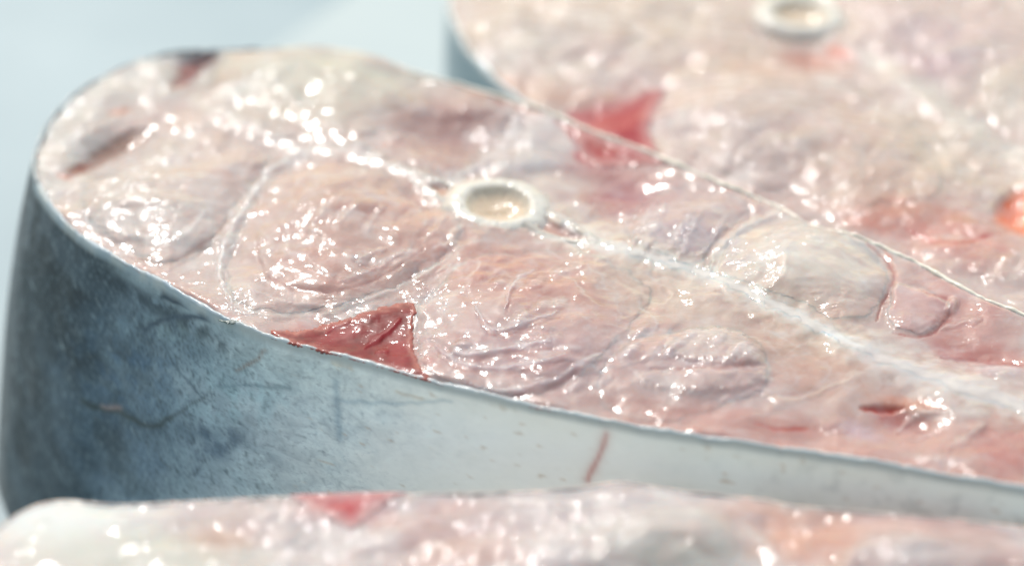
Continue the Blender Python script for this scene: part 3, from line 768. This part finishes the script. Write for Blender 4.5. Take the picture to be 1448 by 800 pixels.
def strut(pts, r0, r1, f, mat, parent):
    "a thin bone rooted at the vertebra, half sunk in the flesh"
    P = smooth_curve(pts, False, 8)
    u, v = ray_plane(P[:, 0], P[:, 1], f.z)
    k = len(P); C3 = []
    for i in range(k):
        d = np.hypot(f.U - u[i], f.V - v[i]) + 1e3 * (~f.keep)
        C3.append(f.z + f.H.ravel()[np.argmin(d)])
    z = np.convolve(np.pad(C3, 4, 'edge'), np.ones(9) / 9, 'valid')
    z = np.clip(z, f.z - 0.4, f.z + 1.5) + 0.05
    z[: k // 4] = np.linspace(f.z + 0.45, z[k // 4], k // 4)
    T = np.gradient(np.column_stack([u, v]), axis=0); T /= np.linalg.norm(T, axis=1)[:, None]
    a = np.linspace(0, 2 * math.pi, 12, endpoint=False); V = []
    for i in range(k):
        t = i / (k - 1); r = (r0 * (1 - t) + r1 * t) * (1 + 0.12 * math.sin(i * 1.7) * 0.5)
        nx, ny = -T[i, 1], T[i, 0]
        V.append(np.column_stack([u[i] + nx * np.cos(a) * r, v[i] + ny * np.cos(a) * r, z[i] - 0.72 * r + np.sin(a) * r * 0.75]))
    V = np.vstack(V); idx = np.arange(k * 12).reshape(k, 12); nx_ = np.roll(idx, -1, 1)
    F = np.stack([idx[:-1], idx[1:], nx_[1:], nx_[:-1]], -1).reshape(-1, 4)[:, ::-1]
    caps = []
    V = np.vstack([V, V[:12].mean(0), V[-12:].mean(0)])
    for j in range(12):
        caps.append((idx[0, j], nx_[0, j], len(V) - 2, len(V) - 2)); caps.append((nx_[-1, j], idx[-1, j], len(V) - 1, len(V) - 1))
    me = mesh_obj('bone_strut', V, F, mat, parent, np.ones((len(V), 3)) * srgb(226, 212, 196) * 0.58, wet=np.full(len(V), 0.3))
    return me
for pts, r0, r1 in (([(668, 272), (640, 262), (600, 250), (555, 236)], 1.1, 0.45), ([(652, 296), (630, 286), (608, 272), (580, 258)], 0.9, 0.4),
                    ([(758, 292), (785, 304), (815, 320), (846, 342)], 1.2, 0.5), ([(742, 318), (775, 330), (815, 341), (862, 348)], 1.0, 0.45)):
    strut(pts, r0, r1, f, M_BONE, main)

# hole in the flesh sheet: drop the points under the cup
def drop_points(o, px, py, r, z, depth=8):
    u, v = ray_plane(np.array(float(px)), np.array(float(py)), z)
    me = o.data; n = len(me.vertices); co = np.empty(n * 3, np.float32); me.vertices.foreach_get('co', co); co = co.reshape(-1, 3)
    d = np.hypot(co[:, 0] / MM - u, co[:, 1] / MM - v)
    co[:, 2] -= (depth * (1 - sstep(r * 0.86, r * 0.98, d)) * MM).astype(np.float32)
    me.vertices.foreach_set('co', co.ravel()); me.update()
for o in list(main.children):
    if o.name.startswith(('flesh', 'spine')): drop_points(o, 704, 292, 7.0, TOP)

def flare_main(P, N):
    # the body widens below the cut on the left and front, and draws in at the back
    left = np.clip(-N[:, 0], 0, 1); front = np.clip(-N[:, 1], 0, 1); back = np.clip(N[:, 1], 0, 1)
    return 10.5 * left ** 1.2 + 2.2 * front * sstep(60, -60, P[:, 0]) - 3.0 * back * (1 - left)

def paint_skin(SX, SY, V, wall):
    n = len(V)
    C = np.ones((n, 3)) * srgb(250, 249, 244)
    def t(m, c, k=1.0):
        nonlocal C
        m = np.clip(m * k, 0, 1)[:, None]; C = C * (1 - m) + srgb(*c) * m
    dep = TOP - V[:, 2]
    x = V[:, 0] + 0.5 * V[:, 1] * 0
    nz = fbm(V[:, 0] / 9, V[:, 2] / 9, 4, 301); nf = fbm(V[:, 0] / 2.5, V[:, 2] / 3.2, 4, 302)
    g = SX + 70 * nz + 0.25 * (SY - 450)
    t(1 - sstep(320, 700, g), (208, 220, 224)); t(1 - sstep(210, 450, g), (122, 142, 156)); t(1 - sstep(110, 300, g), (62, 76, 86)); t(1 - sstep(40, 170, g), (30, 37, 42))
    t(np.exp(-((SX - 200) / 90) ** 2 - ((SY - 520) / 75) ** 2) * sstep(-0.3, 0.5, nf), (80, 106, 132), 0.75)
    t(np.exp(-((SX - 260) / 130) ** 2 - ((SY - 640) / 60) ** 2) * sstep(-0.4, 0.5, nz), (76, 102, 128), 0.75)
    t(np.exp(-((SX - 330) / 70) ** 2 - ((SY - 560) / 40) ** 2) * sstep(-0.3, 0.4, nf), (176, 200, 206), 0.85)
    t(np.exp(-((SX - 400) / 120) ** 2 - ((SY - 520) / 40) ** 2), (180, 200, 206), 0.5)
    t(sstep(800, 1100, SX), (246, 247, 242)); t(sstep(900, 1300, SX) * sstep(0.0, 0.8, nf), (202, 204, 200), 0.6)
    t(np.exp(-((SX - 250) / 70) ** 2 - ((SY - 465) / 30) ** 2) * sstep(-0.4, 0.4, nf), (150, 170, 174), 0.7)
    t(np.exp(-((SX - 300) / 60) ** 2 - ((SY - 620) / 26) ** 2) * sstep(-0.2, 0.4, -nf), (60, 84, 104), 0.6)
    t(np.exp(-((dep - 20) / 9) ** 2) * sstep(880, 1150, SX), (214, 212, 204), 0.7)  # greyer band: shading of the rolled belly wall painted in
    # dark speckles, rust specks
    sp = perlin(V[:, 0] / 1.1, V[:, 2] / 0.9, 305) + 0.5 * perlin(V[:, 0] / 0.6, V[:, 2] / 0.6, 306)
    t(sstep(0.45, 0.8, sp) * (1 - sstep(300, 700, g)), (70, 80, 86), 0.55)
    t(sstep(0.5, 0.9, perlin((V[:, 0] - 0.6 * dep) / 0.7, (dep + 0.5 * V[:, 0]) / 2.4, 308)) * (1 - sstep(350, 700, g)), (176, 192, 198), 0.55)
    ru = perlin(V[:, 0] / 2.4, V[:, 2] / 0.8, 307)
    t(sstep(0.58, 0.75, ru) * sstep(350, 520, SX), (206, 186, 164), 0.7)
    # streaks running down the dark back
    stv = perlin((V[:, 0] + V[:, 1] * 0.9 + 0.5 * dep) / 1.4, dep / 9, 310)
    t(sstep(0.1, 0.5, stv) * (1 - sstep(150, 330, g)), (84, 98, 108), 0.5)
    arc = V[:, 0] - V[:, 1]
    st2 = perlin((arc + 0.55 * dep) / 0.55, (dep - 0.2 * arc) / 3.2, 320) + 0.6 * perlin((arc + 0.55 * dep) / 0.28, (dep - 0.2 * arc) / 1.3, 321)
    lf = 1 - sstep(260, 620, g)
    t(sstep(0.05, 0.7, st2) * lf, (36, 46, 54), 0.38); t(sstep(0.15, 0.8, -st2) * lf, (150, 170, 178), 0.32)
    t(np.exp(-((dep - 3.2) / 1.6) ** 2) * sstep(90, 160, SX) * (1 - sstep(300, 380, SX)) * sstep(-0.5, 0.2, nf), (44, 54, 62), 0.7)
    t(np.exp(-((dep - 1.4) / 0.8) ** 2) * sstep(120, 200, SX) * (1 - sstep(340, 420, SX)), (160, 176, 182), 0.6)
    def ln(pts, wd, c, k=0.8, wob=3):
        D, T = line_dist(SX + wob * perlin(V[:, 0] / 2, V[:, 2] / 2, 311), SY + wob * perlin(V[:, 0] / 2, V[:, 2] / 2, 312), pts, wd * 3 + 8)
        t(np.exp(-(D / (wd * 1.25)) ** 2), c, min(1, k * 1.2))
    ln([(205, 466), (222, 456), (250, 448), (290, 450), (325, 452), (350, 462)], 3.2, (70, 84, 98), 0.8)
    ln([(230, 420), (262, 432), (300, 446), (330, 462)], 3, (60, 72, 84), 0.8)
    ln([(115, 566), (140, 578), (175, 584), (205, 602), (225, 600), (240, 590)], 3, (66, 74, 74), 0.85)
    ln([(145, 574), (170, 577)], 2.4, (176, 146, 138), 0.5)
    ln([(240, 590), (255, 582), (290, 560)], 2, (84, 94, 98), 0.6)
    ln([(225, 480), (250, 520), (285, 560)], 1.6, (90, 106, 118), 0.6)
    ln([(335, 524), (360, 510), (375, 495)], 2, (150, 128, 116), 0.6)
    ln([(300, 545), (360, 545), (410, 550)], 1.8, (120, 140, 150), 0.5)
    ln([(475, 540), (478, 590), (480, 620)], 4, (150, 170, 182), 0.5)
    ln([(480, 565), (560, 570), (640, 566)], 2, (160, 178, 188), 0.5)
    ln([(857, 613), (853, 630), (846, 645), (838, 660), (831, 678)], 2.6, (196, 96, 84), 0.95, wob=2)
    ln([(857, 613), (846, 645), (831, 678)], 8, (220, 190, 182), 0.4)
    for a_, b_, c_, d_ in ((470, 506, 500, 514), (690, 562, 730, 572), (560, 545, 600, 556)): ln([(a_, b_ + 8), (c_, d_ + 8)], 1.6, (196, 176, 150), 0.6)
    # pale cut rim and the light line below it
    t((~wall).astype(float), (176, 184, 184), 0.95)
    t((~wall) * (1 - sstep(260, 420, SX)) * sstep(-0.35, 0.4, nf) * (SY > 260), (150, 168, 178), 0.7)
    t((~wall) * (SY < 0.42 * (SX - 640) + 200) * (SX > 400), (214, 206, 188), 0.9)
    t((~wall) * (SX < 110) * (SY < 260) * sstep(-0.2, 0.2, nf), (70, 84, 92), 0.85)
    t((~wall) * (SX > 225) * (SX < 400) * (SY < 90), (96, 108, 112), 0.9)
    t(wall * np.exp(-dep / 1.6) * sstep(300, 450, SX), (226, 234, 234), 0.8)
    W = (1 - sstep(420, 800, g)) * wall
    W = np.maximum(W, 0.10 * wall)
    return C, W
make_skin(f, main, paint_skin, flare_main, thick=0.75, rows=170, step=0.42, seed=11)
# small torn flap of skin standing on the rim
def flap(px, py, w_, h_, parent):
    u, v = ray_plane(np.array(float(px)), np.array(float(py)), TOP)
    xs = np.linspace(-1, 1, 15); V = []
    for k in range(7):
        t_ = k / 6
        for x_ in xs:
            wd = w_ * (1 - t_ ** 2 * 0.8)
            V.append((u + x_ * wd, v - 0.4 - 0.9 * t_ + 0.15 * math.sin(x_ * 5), TOP + 0.2 + h_ * (t_ - 0.8 * t_ * t_) * (1 - 0.5 * x_ * x_)))
    V = np.array(V); V = np.vstack([V, V - (0, -0.15, 0.25)])
    i = np.arange(7 * 15).reshape(7, 15)
    F = np.column_stack([i[:-1, :-1].ravel(), i[:-1, 1:].ravel(), i[1:, 1:].ravel(), i[1:, :-1].ravel()])
    F = np.vstack([F, F[:, ::-1] + 105])
    b = list(i[0]) + list(i[1:, -1]) + list(i[-1, ::-1][1:]) + list(i[::-1, 0][1:-1])
    F = np.vstack([F, [(b[k], b[(k + 1) % len(b)], b[(k + 1) % len(b)] + 105, b[k] + 105) for k in range(len(b))]])
    mesh_obj('skin_flap', V, F, M_SKIN, parent, np.ones((len(V), 3)) * srgb(120, 128, 122), wet=np.full(len(V), 0.6))
flap(325, 452, 1.6, 0.8, main)

# ------------------------------------------------------------------ back steak
TB = TOP - 5.0
back_out = [(632, 2), (634, 22), (645, 48), (662, 74), (685, 100), (712, 126), (750, 152), (800, 180), (860, 210), (940, 244), (1040, 290), (1110, 330), (1200, 372), (1290, 410), (1380, 460), (1470, 500), (1600, 560), (1750, 640), (1900, 735), (1990, 760), (2040, 700),
            (2000, 560), (1900, 400), (1760, 230), (1600, 90), (1450, -10), (1300, -80), (1160, -130), (1040, -150), (920, -155), (780, -130), (710, -118), (660, -84), (638, -40)]
back = steak_root('blurred fish steak behind the middle one, orange patch at its right edge', GROUP, 0, 0)
b = Face(back_out, TB, 2.3,
         [(760, 60, 110, 50, 10, 1.0), (1040, 180, 130, 60, 15, 1.2), (880, 150, 60, 22, -15, -0.9), (1330, 60, 150, 60, 20, 0.6), (1150, 85, 70, 22, 8, -0.8), (1350, 330, 90, 22, 8, -0.9), (1240, 260, 120, 40, 20, 0.8), (1430, 300, 40, 26, 40, -1.2)],
         (212, 194, 190), 0.3, 14, seed=200, domes=[
          ([(960, 130), (1010, 108), (1090, 104), (1170, 122), (1240, 150), (1290, 190), (1310, 240), (1240, 270), (1150, 262), (1050, 240), (980, 205), (950, 170)], 1.7),
          ([(660, 10), (760, -30), (880, -30), (980, 10), (1040, 60), (1000, 92), (930, 110), (850, 130), (760, 130), (700, 90)], 1.4),
          ([(1210, 60), (1220, -20), (1330, -20), (1500, 40), (1620, 140), (1600, 220), (1480, 190), (1380, 140), (1290, 90)], 1.3),
          ([(1180, 290), (1280, 270), (1380, 300), (1440, 360), (1400, 400), (1300, 370), (1220, 330)], 0.9)])
def paint_back(f):
    B, Ln, P = f.blob, f.line, f.poly
    B(720, 60, 120, 80, 20, (204, 194, 186), 0.85); B(760, 130, 120, 26, 12, (206, 172, 156), 0.7)
    B(900, 20, 200, 60, 10, (206, 194, 186), 0.8); B(1060, 90, 130, 26, 8, (214, 182, 166), 0.8)
    B(1150, 88, 60, 18, 10, (214, 152, 132), 0.8)
    B(1080, 190, 200, 80, 15, (204, 186, 182), 0.8); B(1240, 260, 140, 60, 20, (210, 184, 168), 0.7)
    B(1360, 60, 160, 70, 20, (206, 186, 190), 0.8); B(1440, 130, 90, 70, 20, (216, 206, 194), 0.7)
    B(1330, 210, 120, 60, 25, (214, 200, 184), 0.6)
    B(1340, 330, 140, 50, 15, (214, 154, 144), 0.8); B(1290, 300, 100, 20, 10, (214, 150, 130), 0.6)
    B(1220, 310, 60, 20, 20, (216, 150, 132), 0.6)
    f.rings(1060, 190, 230, 110, 15, 4, 0.4, k=0.25); f.rings(780, 50, 170, 90, 10, 3.5, 0.3, k=0.2)
    B(868, 168, 84, 34, -12, (198, 108, 108), 0.85)
    Ln([(1215, 75), (1270, 108), (1330, 150), (1400, 200), (1460, 240), (1600, 330)], 22, (224, 220, 214), 0.75, h=0.4, wet=0.4)
    Ln([(940, 110), (1000, 92), (1060, 80), (1110, 66)], 18, (222, 206, 190), 0.5)
    P([(1010, 300), (1060, 262), (1100, 250)], None)
    P([(1405, 300), (1420, 278), (1450, 262), (1500, 262), (1530, 310), (1490, 345), (1440, 335), (1410, 318)], (236, 120, 48), 0.98, 16, h=-0.2, wet=0.0)
    Ln([(1395, 300), (1420, 272), (1460, 252)], 8, (224, 204, 186), 0.7, h=0.4)
    P([(1172, 60), (1195, 66), (1208, 82), (1185, 84), (1165, 76)], (224, 104, 70), 0.85, 9, h=-0.5)
    Ln([(1280, 322), (1320, 340), (1370, 342), (1410, 328)], 4, (204, 104, 96), 0.7, h=-0.3)
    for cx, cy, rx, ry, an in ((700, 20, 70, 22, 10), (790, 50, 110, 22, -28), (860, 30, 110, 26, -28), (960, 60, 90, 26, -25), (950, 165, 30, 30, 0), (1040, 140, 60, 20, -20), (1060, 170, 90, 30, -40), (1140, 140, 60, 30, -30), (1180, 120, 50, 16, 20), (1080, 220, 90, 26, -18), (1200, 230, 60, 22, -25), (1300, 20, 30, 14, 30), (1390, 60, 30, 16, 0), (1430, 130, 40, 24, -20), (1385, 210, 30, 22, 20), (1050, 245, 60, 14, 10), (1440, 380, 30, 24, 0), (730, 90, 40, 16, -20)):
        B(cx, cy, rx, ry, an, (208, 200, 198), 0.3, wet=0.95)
    B(1310, 90, 60, 20, 15, (206, 178, 186), 0.5)
    B(1131, 30, 90, 50, 4, (220, 200, 180), 0.6)
paint_back(b)
b.W = np.clip(b.W + 0.2, 0, 1); b.C = b.C * np.array([1.03, 0.98, 0.92])
b.finish(fib=1.5)
b.H *= sstep(0, 9, b.d)
drop_b = b.mesh('flesh', M_FLESH_FAR, back, curtain=6)
def red_back(f, D_):
    f.tint(np.ones(f.X.shape), (184, 62, 70)); f.blob(900, 172, 50, 16, -15, (188, 52, 66), 0.8)
    f.C = f.C * np.array([1.0, 0.5, 0.58])
    f.tint(1 - sstep(0, 22, D_), (212, 152, 146), 0.85); f.W[:] = 0.25
red_patch(b, [(800, 158), (840, 152), (880, 142), (915, 128), (940, 128), (925, 160), (918, 185), (930, 215), (900, 220), (850, 200), (810, 175)], back, red_back, proud=0.15)
P_ = smooth_curve([(940, 130), (1000, 104), (1080, 106), (1150, 118), (1200, 110), (1250, 140), (1290, 180), (1330, 240), (1320, 280), (1240, 290), (1150, 280), (1060, 260), (980, 220), (945, 180)], True, 4)
D_ = poly_sdf(b.X, b.Y, P_)[0] + 5 * fbm(b.U / 2.5, b.V / 2.5, 3, 94)
b.mesh('muscle_block', M_FLESH_FAR, back, D_, proud=0.18, lip=12, dip=0.25, curtain=0.6)
vertebra(b, 1131, 24, 6.5, back, tilt=(-0.04, 0.0), lift=0.7)
drop_points(drop_b, 1131, 24, 6.9, TB)
def flare_back(P, N): return -1.5 * np.ones(len(P)) * np.clip(-N[:, 1], 0, 1) + 1.5 * np.clip(-N[:, 0], 0, 1)
def paint_skin_back(SX, SY, V, wall):
    C = np.ones((len(V), 3)) * srgb(134, 156, 166)
    nz = fbm(V[:, 0] / 8, V[:, 2] / 8, 3, 401)
    m = sstep(-0.3, 0.4, nz)[:, None] * 0.5; C = C * (1 - m) + srgb(166, 186, 192) * m
    m = sstep(800, 1100, SX)[:, None]; C = C * (1 - m) + srgb(216, 222, 222) * m
    m = (~wall)[:, None] * 0.7; C = C * (1 - m) + srgb(196, 204, 204) * m
    return C, 0.5 * wall
make_skin(b, back, paint_skin_back, flare_back, thick=0.9, rows=50, step=0.8, seed=21, rimh=0.2)

# ------------------------------------------------------------------ front steak
TF = TOP - 2.0
front_out = [(-60, 800), (-30, 768), (0, 742), (30, 722), (60, 710), (100, 706), (150, 712), (200, 711), (300, 706), (420, 700), (520, 697), (600, 696), (700, 695), (800, 690), (850, 682), (885, 680), (930, 687), (1000, 697), (1080, 704), (1130, 714), (1250, 723), (1350, 732), (1448, 744),
             (1560, 760), (1680, 785), (1790, 820), (1830, 860), (1790, 920), (1640, 990), (1400, 1040), (1100, 1075), (700, 1080), (300, 1060), (60, 1010), (-80, 930), (-110, 850)]
front = steak_root('blurred fish steak nearest to the viewer, cut off by the bottom of the picture', GROUP, 0, 0)
g = Face(front_out, TF, 2.4,
         [(85, 735, 90, 40, 0, 0.2), (900, 705, 90, 22, 0, 1.2), (180, 860, 300, 100, 0, 2.6), (960, 770, 120, 50, 0, 1.2), (1280, 790, 90, 40, 0, 1.0), (660, 760, 100, 30, 0, -0.6), (500, 715, 90, 16, 0, -0.4), (1130, 740, 70, 20, 0, -0.7)],
         (216, 204, 200), 0.34, 30, seed=300, domes=[
          ([(40, 716), (250, 712), (430, 716), (480, 780), (400, 860), (150, 860), (0, 800)], 0.2),
          ([(540, 716), (760, 700), (980, 700), (1040, 750), (1000, 830), (760, 860), (560, 830), (520, 760)], 1.5),
          ([(1090, 730), (1300, 735), (1450, 760), (1500, 820), (1300, 880), (1120, 840)], 1.2)])
def paint_front(f):
    B, Ln, P = f.blob, f.line, f.poly
    B(90, 730, 170, 60, 0, (232, 234, 230), 0.95, wet=0.1); B(200, 790, 220, 60, 0, (206, 206, 194), 0.8, wet=0.1)
    B(330, 740, 120, 40, 0, (200, 180, 176), 0.7); B(320, 760, 60, 20, 0, (206, 166, 148), 0.6)
    B(640, 740, 140, 40, 0, (204, 170, 164), 0.8); B(640, 790, 120, 30, 0, (206, 162, 146), 0.6)
    B(960, 780, 150, 60, 0, (208, 204, 192), 0.85, wet=0.1)
    B(1150, 760, 130, 60, 10, (216, 160, 136), 0.85, wet=0.12); B(1300, 740, 150, 30, 5, (214, 176, 164), 0.8)
    B(1400, 790, 120, 50, 0, (210, 178, 168), 0.7); B(1100, 720, 120, 16, 5, (222, 184, 164), 0.6)
    B(760, 900, 500, 100, 0, (208, 188, 180), 0.6)
    f.rings(700, 860, 420, 170, 0, 5, 0.4, k=0.25)
    B(490, 716, 90, 34, 0, (212, 140, 136), 0.85)
    Ln([(1050, 740), (1080, 770), (1110, 800)], 8, (224, 216, 208), 0.6, h=0.3)
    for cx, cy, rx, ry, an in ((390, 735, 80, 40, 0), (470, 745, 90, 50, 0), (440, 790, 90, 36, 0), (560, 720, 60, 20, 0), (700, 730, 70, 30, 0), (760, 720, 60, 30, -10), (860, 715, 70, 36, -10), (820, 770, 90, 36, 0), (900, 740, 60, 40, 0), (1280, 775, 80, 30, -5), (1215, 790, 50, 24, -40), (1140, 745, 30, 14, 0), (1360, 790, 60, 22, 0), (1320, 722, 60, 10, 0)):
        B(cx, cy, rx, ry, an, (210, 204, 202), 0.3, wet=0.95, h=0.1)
    Ln([(1200, 800), (1215, 780), (1245, 765), (1290, 760), (1340, 772)], 10, (214, 200, 194), 0.5, h=0.6, wet=1)  # ring of glints tinted into the colour, on a raised ridge
paint_front(g)
g.W = g.W * (0.15 + 0.85 * sstep(150, 340, g.X)); g.H = g.H * (0.85 + 0.15 * sstep(160, 380, g.X))
g.finish(fib=1.15)
g.H *= sstep(0, 8, g.d)
g.mesh('flesh', M_FLESH_WET, front, curtain=6)
def red_front(f, D_):
    f.tint(np.ones(f.X.shape), (204, 112, 114)); f.blob(490, 722, 40, 18, 0, (204, 78, 84), 0.8)
    f.tint(1 - sstep(0, 26, D_), (214, 172, 166), 0.95); f.W[:] = 0.7
red_patch(g, [(405, 694), (470, 690), (540, 690), (575, 694), (550, 712), (525, 730), (500, 748), (470, 738), (440, 722), (420, 708)], front, red_front, proud=0.15)
def flare_front(P, N): return -1.0 * np.clip(N[:, 1], 0, 1) + 1.0 * np.clip(-N[:, 0], 0, 1)
def paint_skin_front(SX, SY, V, wall):
    C = np.ones((len(V), 3)) * srgb(212, 220, 220)
    m = ((~wall) * 0.95)[:, None]; C = C * (1 - m) + srgb(170, 156, 146) * m
    m = (wall * (1 - sstep(300, 700, SX)))[:, None] * 0.8; C = C * (1 - m) + srgb(110, 136, 156) * m
    return C, 0.5 * wall * (1 - sstep(300, 700, SX))
make_skin(g, front, paint_skin_front, flare_front, thick=0.8, rows=50, step=0.8, seed=31, rimh=0.1)
print('verts', sum(len(o.data.vertices) for o in sc.objects if o.type == 'MESH'))
